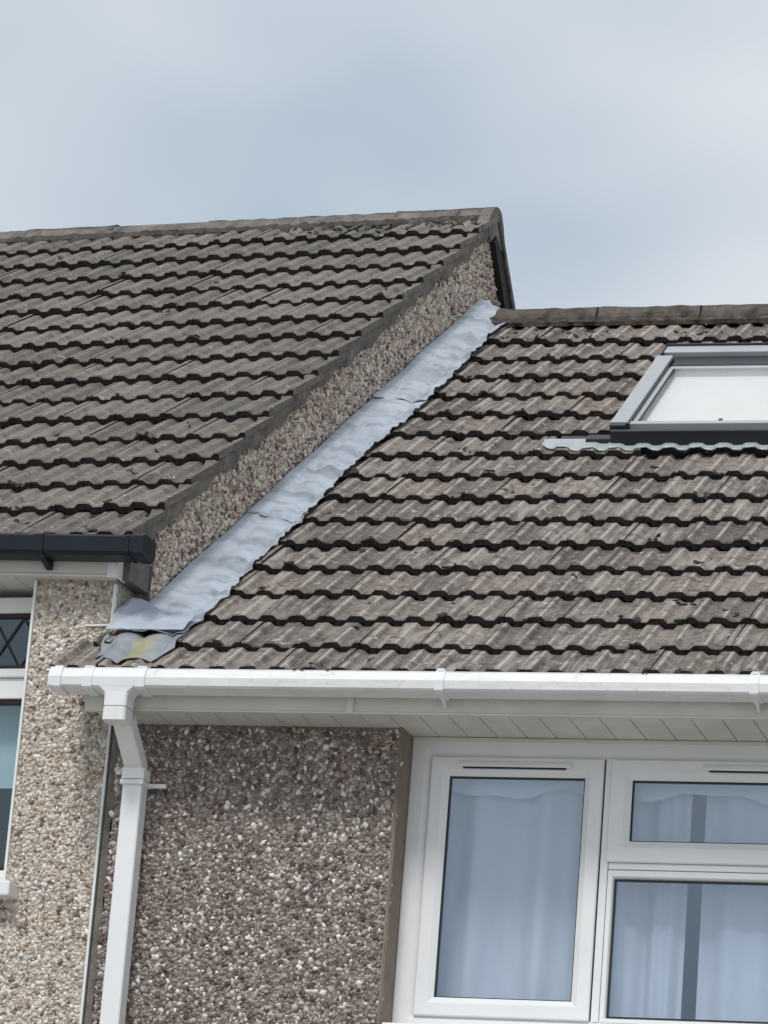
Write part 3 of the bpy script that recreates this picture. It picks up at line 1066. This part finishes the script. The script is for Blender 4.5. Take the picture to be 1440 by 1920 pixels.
curtain(0.51, 2.15, -0.292, -0.14, 0.462, 0.004, 9, 11, 'scalloped white pelmet along the top of the window behind the glass',
        top=lambda u: 0.014 * math.sin(u * 23 + .8) + 0.007 * math.sin(u * 51), name='pelmet', cat='pelmet')

# ---------------------------------------------------------------- skylight (roof window), built in roof coordinates
def RB(bm, x0, x1, s0, s1, h0, h1, bev=0.0):
    b2 = bmesh.new()
    box(b2, x0, x1, s0, s1, h0, h1, bev)
    for v in b2.verts:
        v.co = Vector(RP(v.co.x, v.co.y, v.co.z))
    merge(bm, b2)
skx0, skx1 = 0.700, 1.845
bm = BM()
RB(bm, skx0 + .012, skx0 + .030, 2.50, 3.62, -0.06, 0.050)
RB(bm, skx1 - .030, skx1 - .012, 2.50, 3.62, -0.06, 0.050)
RB(bm, skx0 + .012, skx1 - .012, 2.475, 2.50, -0.06, 0.056, 0.003)
RB(bm, skx0 + .012, skx1 - .012, 3.622, 3.65, -0.06, 0.05)
skl = part('skylight', bm, DARKSTEEL, HR, label='grey roof window set into the tiles, cut by the right edge')
bm = BM(); RB(bm, skx0 - .004, skx0 + .062, 2.565, 3.50, 0.012, 0.066, 0.004)
part('side_cover', bm, LIGHTALU, skl)
bm = BM(); RB(bm, skx0 + .001, skx0 + .061, 2.520, 2.564, 0.035, 0.0655, 0.003)
RB(bm, skx0 + 0.0625, skx0 + 0.068, 2.56, 3.49, 0.02, 0.060)
part('cover_end', bm, DARKSTEEL, skl)
bm = BM(); RB(bm, skx1 - .062, skx1 + .004, 2.565, 3.50, 0.012, 0.066, 0.004)
part('side_cover', bm, LIGHTALU, skl)
bm = BM(); RB(bm, skx0 + .016, skx1 - .016, 3.535, 3.622, 0.0, 0.070, 0.004)
part('hood', bm, LIGHTALU, skl)
bm = BM(); RB(bm, skx0 + .010, skx0 + .0158, 3.50, 3.624, -0.01, 0.075, 0.002); RB(bm, skx0 + .010, skx1 - .010, 3.6225, 3.634, 0.0, 0.078, 0.002)
RB(bm, skx0 + .07, skx1 - .07, 3.405, 3.5345, 0.0, 0.050, 0.003)
part('hood_edge', bm, DARKSTEEL, skl)
bm = BM(); RB(bm, skx0 + .07, skx1 - .07, 3.372, 3.4045, 0.0, 0.047, 0.002); RB(bm, skx0 + .0685, skx0 + .087, 2.626, 3.371, 0.0, 0.049, 0.002); RB(bm, skx1 - .087, skx1 - .0685, 2.626, 3.371, 0.0, 0.049, 0.002)
part('sash', bm, LIGHTALU, skl)
bm = BM(); RB(bm, skx0 + .066, skx1 - .066, 2.574, 2.606, 0.0, 0.057, 0.003)
part('sash_strip', bm, LIGHTALU, skl)
bm = BM(); RB(bm, skx0 + .067, skx1 - .067, 2.607, 2.6255, 0.0, 0.050, 0.002); RB(bm, skx0 + .0875, skx0 + .0915, 2.627, 3.371, 0.0, 0.046)
part('sash_gasket', bm, GASKET, skl)
bm = BM(); RB(bm, skx0 + .092, skx1 - .09, 2.6265, 3.371, 0.034, 0.039)
part('pane', bm, GLASS_SKY, skl)
bm = BM(); RB(bm, 1.10, 1.116, 2.617, 2.634, 0.0505, 0.057, 0.002)
part('catch', bm, simple('catch_brown', (0.12, 0.07, 0.06), 0.5), skl)
bm = BM(); RB(bm, skx0 + .09, skx1 - .09, 2.62, 3.38, 0.006, 0.011)
bl = part('skylight_reflection_panel', bm, REFLECTION_PALE, None)  # pale sheet added to give the glass the white of reflected sky
bl['label'] = 'pale panel added behind the roof window glass in place of reflected sky'
bl['category'] = 'panel'
# apron sheet below the skylight, dressed over the tile rolls
bm = BM()
nu = 150
rows = []
for j in range(9):
    v = j / 8
    row = []
    for i in range(nu + 1):
        u = i / nu
        x = 0.445 + (SK_X1 + 0.22 - 0.445) * u
        se = 2.432 + 0.006 * math.sin(x * 60) - 0.9 * float(roll_h(x - row_x0(9))) * 0.6
        if u < .08: se += 0.04 * (1 - u / .08)
        s = se + (2.545 - se) * v
        h = (1 - v) * (float(roll_h(x - row_x0(9))) + 0.006) + v * (0.012 if x > skx0 else 0.006)
        row.append((x, s, h))
    rows.append(row)
vt = [[bm.verts.new(RP(*p)) for p in row] for row in rows]
vb = [[bm.verts.new(RP(p[0], p[1], p[2] - .003)) for p in row] for row in rows]
for A in (vt, vb):
    for i in range(8):
        for j in range(nu):
            fc = bm.faces.new((A[i][j], A[i][j + 1], A[i + 1][j + 1], A[i + 1][j])); fc.smooth = True
for i in range(nu):
    bm.faces.new((vt[0][i], vt[0][i + 1], vb[0][i + 1], vb[0][i]))
part('apron', bm, SKYLEAD, skl)
bm = BM(); RB(bm, 0.50, skx0 + .02, 2.546, 2.590, -0.02, 0.004, 0.002); RB(bm, skx0 - .09, skx0 + .011, 2.50, 2.56, -0.02, 0.018, 0.004)
part('apron_upstand', bm, DARKSTEEL, skl)

# ================================================================== UPPER HOUSE (left)
HL = empty('terraced_house', (XV, DY, 0), PSI, 'taller terraced house with buff pebbledash, black gutter and grey tiled gable roof on the left', 'house')
ZL = lambda z: z + DZ + EZ
XL = -3.1
YWL = 0.095                                  # face of the front wall
ZSO = -0.165                                 # underside of fascia at the corner
cl, sl_ = math.cos(T_L), math.sin(T_L)
def LP(x, s, h=0.0):
    return (x, s * cl - h * sl_, ZL(s * sl_ + h * cl))
YAL, ZAL = 3.60, 2.505

# front wall: upper corner stops short, lower corner further out
bm = BM()
box(bm, -0.386, -0.090, YWL + .004, 0.42, ZL(-0.318), ZL(-0.150))
box(bm, -0.386, -0.058, YWL + .004, 0.42, 0, ZL(-0.3185))
box(bm, XL, -0.387, YWL + .004, 0.42, 0, ZL(-1.232))
box(bm, XL, -1.75, YWL + .004, 0.42, ZL(-1.23), ZL(-0.150))
wallL = part('wall', bm, WALL_L, HL)
P = grid_pts(-0.384, -0.066, ZL(-2.5), ZL(-0.172), 0.0122)
P = P[((P[:, 0] < -0.104) | (P[:, 1] < ZL(-0.33))) & (P[:, 0] < -0.071)]
P2 = grid_pts(-1.3, -0.384, ZL(-2.5), ZL(-1.238), 0.0122)
P = np.concatenate([P, P2])
pts = np.stack([P[:, 0], np.full(len(P), YWL + 0.0045), P[:, 1]], 1)
stones('pebbledash', pts, ((1, 0, 0), (0, 0, 1)), (0, -1, 0), 0.0080, PAL_L, wallL, squash=0.34)
# plastic stop beads
def bead(x0, x1, y0, y1, z0, z1):
    bm = BM(); box(bm, x0, x1, y0, y1, z0, z1, 0.0015)
    part('stop_bead', bm, BEAD, wallL)
bead(-0.0985, -0.0888, YWL - .007, YWL + .012, ZL(-0.314), ZL(-0.176))
bead(-0.0640, -0.0540, YWL - .012, YWL + .012, 0, ZL(-0.53))
bead(-0.19, -0.1005, YWL - .008, YWL + .010, ZL(-0.3245), ZL(-0.3175))
bead(-0.3932, -0.3838, YWL - .007, YWL + .012, ZL(-1.212), ZL(-0.16))

# gable wall (faces right) as a prism with the roof outline
XG = -0.04
gp = [(0.245, ZL(-1.2)), (3.95, ZL(-1.2)), (3.95, ZL(2.02)), (3.60, ZL(2.36)), (3.50, ZL(2.385)), (0.245, ZL(0.095))]
bm = BM()
a = [bm.verts.new((XG - 0.004, y, z)) for y, z in gp]
b = [bm.verts.new((XG - 0.22, y, z)) for y, z in gp]
bm.faces.new(a); bm.faces.new(b[::-1])
for i in range(len(gp)):
    j = (i + 1) % len(gp)
    bm.faces.new((a[i], b[i], b[j], a[j]))
gable = part('gable_wall', bm, WALL_G, HL)
P = grid_pts(0.252, 3.93, ZL(-0.30), ZL(2.42), 0.0135)
top = np.where(P[:, 0] < 3.6, ZL(P[:, 0] * math.tan(T_L) - 0.112), ZL(2.415 - (P[:, 0] - 3.6) * 1.02))
low = ZL(-0.235 + (P[:, 0] - 0.331) * 0.690)
P = P[(P[:, 1] < top) & (P[:, 1] > low)]
pts = np.stack([np.full(len(P), XG - 0.003), P[:, 0], P[:, 1]], 1)
stones('pebbledash', pts, ((0, 1, 0), (0, 0, 1)), (1, 0, 0), 0.0082, PAL_G, gable, squash=0.8)
bm = BM()
box(bm, XG - 0.012, XG + 0.008, 0.243, 0.2535, ZL(-0.30), ZL(0.05), 0.002)
part('stop_bead', bm, simple('grey_bead', (0.12, 0.11, 0.105), 0.8), gable)
# smooth corbel that closes the box end
bm = BM()
cp = [(0.075, ZL(-0.168)), (0.075, ZL(-0.105)), (0.2425, ZL(-0.055)), (0.2425, ZL(-0.168))]
a = [bm.verts.new((XG + .002, y, z)) for y, z in cp]; b = [bm.verts.new((XG - 0.045, y, z)) for y, z in cp]
bm.faces.new(a); bm.faces.new(b[::-1])
for i in range(4):
    bm.faces.new((a[i], b[i], b[(i + 1) % 4], a[(i + 1) % 4]))
part('corbel', bm, simple('corbel_brown', (0.155, 0.138, 0.125), 0.95, 0.2, 20, bump=0.6), gable)
# rough stones on top of the corbel, against the gutter end
q = np.array([[XG - .004 + rg.uniform(-.012, .004), 0.10 + 0.15 * i / 17 + rg.uniform(-.006, .006), ZL(-0.088 + 0.035 * i / 17 + rg.uniform(-.012, .014))] for i in range(18)])
stones('mortar_lumps', q, ((0, 1, 0), (0, 0, 1)), (1, 0, 0), 0.012, [(1, (0.17, 0.15, 0.135)), (1, (0.3, 0.27, 0.24))], gable)
# party wall and back of the house
bm = BM()
box(bm, XL, XL + .2, 0.43, 6.9, 0, ZL(0.0))
box(bm, XL, -0.27, 6.9, 7.1, 0, ZL(-0.1))
box(bm, XG - .215, XG - .006, 0.43, 6.89, 0, ZL(-1.201))
box(bm, XG - .215, XG - .006, 3.955, 6.89, ZL(-1.2), ZL(-0.05))
part('wall', bm, WALL_L, HL)

# roof deck + rear slope
bm = BM()
a = [bm.verts.new(LP(x, s, h)) for (s, h) in ((0.03, -0.045), (4.36, -0.045), (4.36, -0.085), (0.03, -0.085)) for x in (XL, -0.03)]
for i in range(4):
    j = (i + 1) % 4
    bm.faces.new((a[2 * i], a[2 * i + 1], a[2 * j + 1], a[2 * j]))
bm.faces.new((a[0], a[2], a[4], a[6])); bm.faces.new((a[1], a[3], a[5], a[7]))
roofL = part('roof', bm, DARKWOOD, HL)
rs = math.tan(R(46.5))
bm = BM()
ring = [(YAL - 0.02, ZL(ZAL - 0.0)), (7.2, ZL(ZAL - 0.0 - (7.2 - YAL) * 0.70))]
prof = [(YAL - .005, ZL(2.500)), (3.95, ZL(2.500 - 0.355 * rs)), (4.30, ZL(2.5 - .355 * rs - .35 * .6)), (7.2, ZL(-0.05)), (7.2, ZL(-0.10)), (4.28, ZL(2.465 - .355 * rs - .35 * .6)), (3.93, ZL(2.465 - 0.355 * rs)), (YAL - .005, ZL(2.462))]
extrude_profile(bm, prof, XL, 0.0)
part('rear_slope', bm, RIDGE_L, roofL)
# dark barge batten under the rear verge
bm = BM()
extrude_profile(bm, [(YAL + .005, ZL(2.455)), (3.95, ZL(2.462 - 0.365 * rs)), (3.95, ZL(2.335 - 0.365 * rs)), (YAL - .02, ZL(2.37))], XG - 0.02, -0.010)
part('barge_batten', bm, DARKWOOD, roofL)

rt = random.Random(77)
for k in range(16):
    s = k * G_L + (-0.035 if k == 0 else 0)
    for i in range(1, 16):
        x = -i * TW + (0.0 if i == 1 else 0.0) + 0.003 * math.sin(k * 2.1)
        if x < XL - 0.05:
            continue
        place_tile(TILES_V if i == 1 else TILES_L, roofL, x, s, T_L, DZ + EZ, rnd=rt)
ridge_row(roofL, -0.030 - 7 * 0.445, -0.06, YAL + .015, ZL(ZAL - 0.052), 0.084, 0.445, RIDGE_L, random.Random(15))
ridge_mortar(roofL, XL, -0.02, 4.315, T_L, 19, MORTAR, DZ + EZ)

# verge: mortar pointing under the stepped tile edges, on an undercloak
bm = BM()
rgv = random.Random(31)
n = 150
front, back = [], []
for i in range(n + 1):
    s = -0.03 + (4.36 + 0.03) * i / n
    k = max(0, min(15, int(s / G_L)))
    fr2 = (s - k * G_L) / G_L
    ht = -LIP * fr2 - 0.024 + rgv.uniform(-.003, .003)
    y, z = s * cl, s * sl_
    drop = 0.072 + 0.008 * math.sin(s * 5.3) + 0.005 * math.sin(s * 19) + rgv.uniform(-.005, .005)
    o1 = -0.012 + rgv.uniform(-.003, .003)
    zt = z + ht / cl
    row = [(-0.05, y, ZL(zt)), (o1, y, ZL(zt)), (o1 + rgv.uniform(-.004, .003), y, ZL(zt - drop * .5)), (-0.024 + rgv.uniform(-.004, .004), y, ZL(zt - drop)), (-0.05, y, ZL(zt - drop - .004))]
    front.append([bm.verts.new(p) for p in row])
for i in range(n):
    for j in range(4):
        bm.faces.new((front[i][j], front[i][j + 1], front[i + 1][j + 1], front[i + 1][j]))
bm.faces.new(front[0]); bm.faces.new(front[-1][::-1])
part('verge_mortar', bm, MORTAR, roofL)
# mortar cap that closes the apex
bm = BM()
extrude_profile(bm, [(3.46, ZL(2.41)), (3.525, ZL(2.495)), (3.56, ZL(2.523)), (3.60, ZL(2.532)), (3.64, ZL(2.524)), (3.68, ZL(2.475)), (3.74, ZL(2.36)), (3.66, ZL(2.36)), (3.585, ZL(2.40)), (3.52, ZL(2.345))], -0.06, -0.008)
part('apex_mortar', bm, MORTAR, roofL)

# fascia, soffit and gutter of the upper house
TILT = -0.034
def ZT(z): return ZL(z) + TILT * 0.03
bm = BM()
extrude_profile(bm, [(0.04, ZT(-0.03)), (0.04, ZT(-0.158)), (0.034, ZT(-0.163)), (0.034, ZT(-0.170)), (0.058, ZT(-0.170)), (0.058, ZT(-0.03))], XL, -0.068, tilt=TILT)
fasL = part('fascia', bm, CREAM, HL)
bm = BM()
extrude_profile(bm, [(0.0325, ZT(-0.052)), (0.0325, ZT(-0.173)), (0.100, ZT(-0.173)), (0.100, ZT(-0.052))], -0.0675, -0.063, tilt=TILT)
extrude_profile(bm, [(0.0325, ZT(-0.04)), (0.0325, ZT(-0.1715)), (0.0395, ZT(-0.1715)), (0.0395, ZT(-0.04))], -0.102, -0.068, tilt=TILT)
part('fascia_end_cap', bm, FRAME, fasL)
sofL = part('soffit', (lambda b: (box(b, XL, -0.07, 0.06, 0.30, ZT(-0.146), ZT(-0.141), tilt=TILT), b)[1])(BM()), DARKWOOD, HL)
ex = [-0.07 - 0.0985 * i for i in range(0, 31)]
for i in range(len(ex) - 1):
    bm = BM()
    extrude_profile(bm, [(0.0585, ZT(-0.166)), (0.0585, ZT(-0.150)), (0.30, ZT(-0.150)), (0.30, ZT(-0.166))], ex[i + 1] + .0035, ex[i], tilt=TILT)
    part('board', bm, CREAM, sofL)

def lgp(o=0.0):
    return [(0.036, ZT(-0.050)), (0.036, ZT(-0.105 - o)), (0.015, ZT(-0.124 - o)), (-0.055 - o, ZT(-0.120 - o)), (-0.068 - o, ZT(-0.108 - o)), (-0.071 - o, ZT(-0.058 + o)), (-0.062, ZT(-0.050 + o)),
            (-0.060, ZT(-0.056)), (-0.064, ZT(-0.106)), (-0.052, ZT(-0.116)), (0.013, ZT(-0.120)), (0.032, ZT(-0.102)), (0.032, ZT(-0.050))]
bm = BM()
extrude_profile(bm, lgp(), XL, 0.030, tilt=TILT)
gutL = part('gutter', bm, BLACKPVC, HL, label='black plastic gutter')
bm = BM(); extrude_profile(bm, lgp(0.004)[:7], 0.028, 0.066, tilt=TILT); extrude_profile(bm, lgp(0.003)[:7], 0.0, 0.012, tilt=TILT)
part('stop_end', bm, BLACKPVC, gutL)
for xb in (-0.318, -1.12, -1.92):
    bm = BM()
    extrude_profile(bm, lgp(0.0035)[:7], xb - .016, xb + .016, tilt=TILT)
    extrude_profile(bm, [(0.038, ZT(-0.10)), (0.038, ZT(-0.150)), (0.026, ZT(-0.150)), (-0.045, ZT(-0.122)), (-0.045, ZT(-0.118))], xb - .008, xb + .012, tilt=TILT)
    part('bracket', bm, BLACKPVC, gutL)

# window of the upper house (leaded top light)
YWL2 = 0.232
wx0, wx1 = -1.74, -0.398
wz0, wz1 = -1.205, -0.168
bm = BM()
frame_ring(bm, wx0, wx1, ZL(wz0), ZL(wz1 - .012), 0.05, YWL2 - .008, YWL2 + .06, 0.008, wt=0.055, wb=0.07, wl=0.03, wr=0.030)
box(bm, wx0 + .02, wx1 - .02, YWL2 - .024, YWL2 + .05, ZL(-0.468), ZL(-0.437), 0.005)
box(bm, wx0 + .02, wx1 - .02, YWL2 - .012, YWL2 + .05, ZL(-0.5405), ZL(-0.469), 0.003)
winL = part('window', bm, FRAME, HL, label='white framed window with a diamond leaded top light')
maroon = simple('dark_gasket_brown', (0.030, 0.016, 0.018), 0.5)
def gl_l(z0, z1, name):
    bm = BM()
    frame_ring(bm, wx0 + .03, wx1 - .0305, ZL(z0), ZL(z1), 0.016, YWL2 - .002, YWL2 + .03, 0.002, wl=.005, wr=.005)
    part('gasket', bm, maroon, winL)
    bm = BM(); box(bm, wx0 + .034, wx1 - .034, YWL2 + .008, YWL2 + .012, ZL(z0 + .004), ZL(z1 - .004))
    part('pane', bm, GLASS_L, winL)
GLASS_L = glass_mat('left_window_glass', (0.80, 0.88, 0.90), 0.03, (0.8, 0.92, 1.0))
gl_l(-0.4365, -0.236, 'top'); gl_l(-1.134, -0.5415, 'main')
bm = BM()
px0, px1, pz0, pz1 = wx0 + .04, wx1 - .036, -0.430, -0.250
def came(xa, za, xb, zb, w=0.006):
    d = Vector((xb - xa, 0, zb - za)); l_ = d.length; d.normalize(); nn = Vector((-d.z, 0, d.x)) * w * .5
    base_ = [Vector((xa, 0, ZL(za))), Vector((xb, 0, ZL(zb)))]
    pts_ = [base_[0] + nn, base_[1] + nn, base_[1] - nn, base_[0] - nn]
    f1 = [bm.verts.new((p.x, YWL2 + .0035, p.z)) for p in pts_]; f2 = [bm.verts.new((p.x, YWL2 + .0075, p.z)) for p in pts_]
    bm.faces.new(f1); bm.faces.new(f2[::-1])
    for i in range(4): bm.faces.new((f1[i], f2[i], f2[(i + 1) % 4], f1[(i + 1) % 4]))
dw, zm = 0.112, (pz0 + pz1) / 2
xx = px1 + 0.004
while xx > px0 + dw:
    came(xx, zm, xx - dw / 2, pz1); came(xx - dw / 2, pz1, xx - dw, zm); came(xx, zm, xx - dw / 2, pz0); came(xx - dw / 2, pz0, xx - dw, zm)
    xx -= dw
part('lead_lattice', bm, GASKET, winL)
bm = BM(); box(bm, wx0 - .02, -0.335, 0.02, YWL2 + .03, ZL(-1.262), ZL(-1.212), 0.006)
part('sill', bm, FRAME, winL)
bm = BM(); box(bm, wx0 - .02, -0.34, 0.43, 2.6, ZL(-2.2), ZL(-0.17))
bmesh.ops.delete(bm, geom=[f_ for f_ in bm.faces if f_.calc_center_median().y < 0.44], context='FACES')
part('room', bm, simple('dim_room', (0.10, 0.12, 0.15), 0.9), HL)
bm = BM(); box(bm, wx0 + .01, wx1 - .012, 0.335, 0.338, ZL(-0.828), ZL(-0.452))
vb_ = part('window_reflection_panel', bm, REFLECTION_PALE, None)  # panel added in place of the sky reflected in the upper glass
vb_.matrix_world = Matrix.Translation((XV, DY, 0)) @ Matrix.Rotation(PSI, 4, 'Z')
vb_['label'] = 'pale panel added behind the leaded window on the left for reflected sky'
vb_['category'] = 'panel'

# ---------------------------------------------------------------- moss and bits on both roofs
def moss_clumps(roof, n, xr, t, z0, gauge, x0fn, seed, dense=None, size=0.0095):
    rgm = np.random.default_rng(seed)
    P_ = []
    for _ in range(n):
        k = rgm.integers(0, 16)
        x = rgm.uniform(*xr)
        on_lip = rgm.random() < 0.55
        s = k * gauge + (0.004 if on_lip else rgm.uniform(0.02, gauge * .9))
        m_ = rgm.integers(1, 5)
        for _q in range(m_):
            xq = x + rgm.normal(0, 0.012); sq_ = s + rgm.normal(0, 0.003 if on_lip else 0.009)
            fr3 = min(1, max(0, (sq_ - k * gauge) / gauge))
            h = float(roll_h(xq - x0fn(k))) - LIP * fr3
            P_.append((xq, sq_ * math.cos(t) - h * math.sin(t), z0 + sq_ * math.sin(t) + h * math.cos(t)))
    if dense:
        for _ in range(dense[0]):
            x = rgm.uniform(dense[1], dense[2]); s = rgm.uniform(dense[3], dense[4])
            k = int(s / gauge)
            h = float(roll_h(x - x0fn(k))) - LIP * ((s - k * gauge) / gauge) + rgm.uniform(0, .004)
            P_.append((x, s * math.cos(t) - h * math.sin(t), z0 + s * math.sin(t) + h * math.cos(t)))
    P_ = np.array(P_)
    return stones('moss', P_, ((1, 0, 0), (0, math.cos(t), math.sin(t))), (0, -math.sin(t), math.cos(t)), size, None, roof, mat=MOSS, squash=0.38)
moss_clumps(roofR, 130, (-0.2, 2.2), T_R, EZ, G_R, row_x0, 5, dense=(35, -0.15, 0.9, 4.02, 4.29))
moss_clumps(roofL, 80, (-2.6, -0.1), T_L, DZ + EZ, G_L, lambda k: 0.0, 6, dense=(190, -1.0, -0.06, 4.12, 4.37))
q = np.array([LP(-0.085 + rg.uniform(-.006, .006), 2 * G_L + .022 + rg.uniform(-.006, .006), -0.010) for _ in range(5)])
stones('bird_dropping', q, ((1, 0, 0), (0, cl, sl_)), (0, -sl_, cl), 0.006, None, roofL, mat=DROP, squash=0.3)
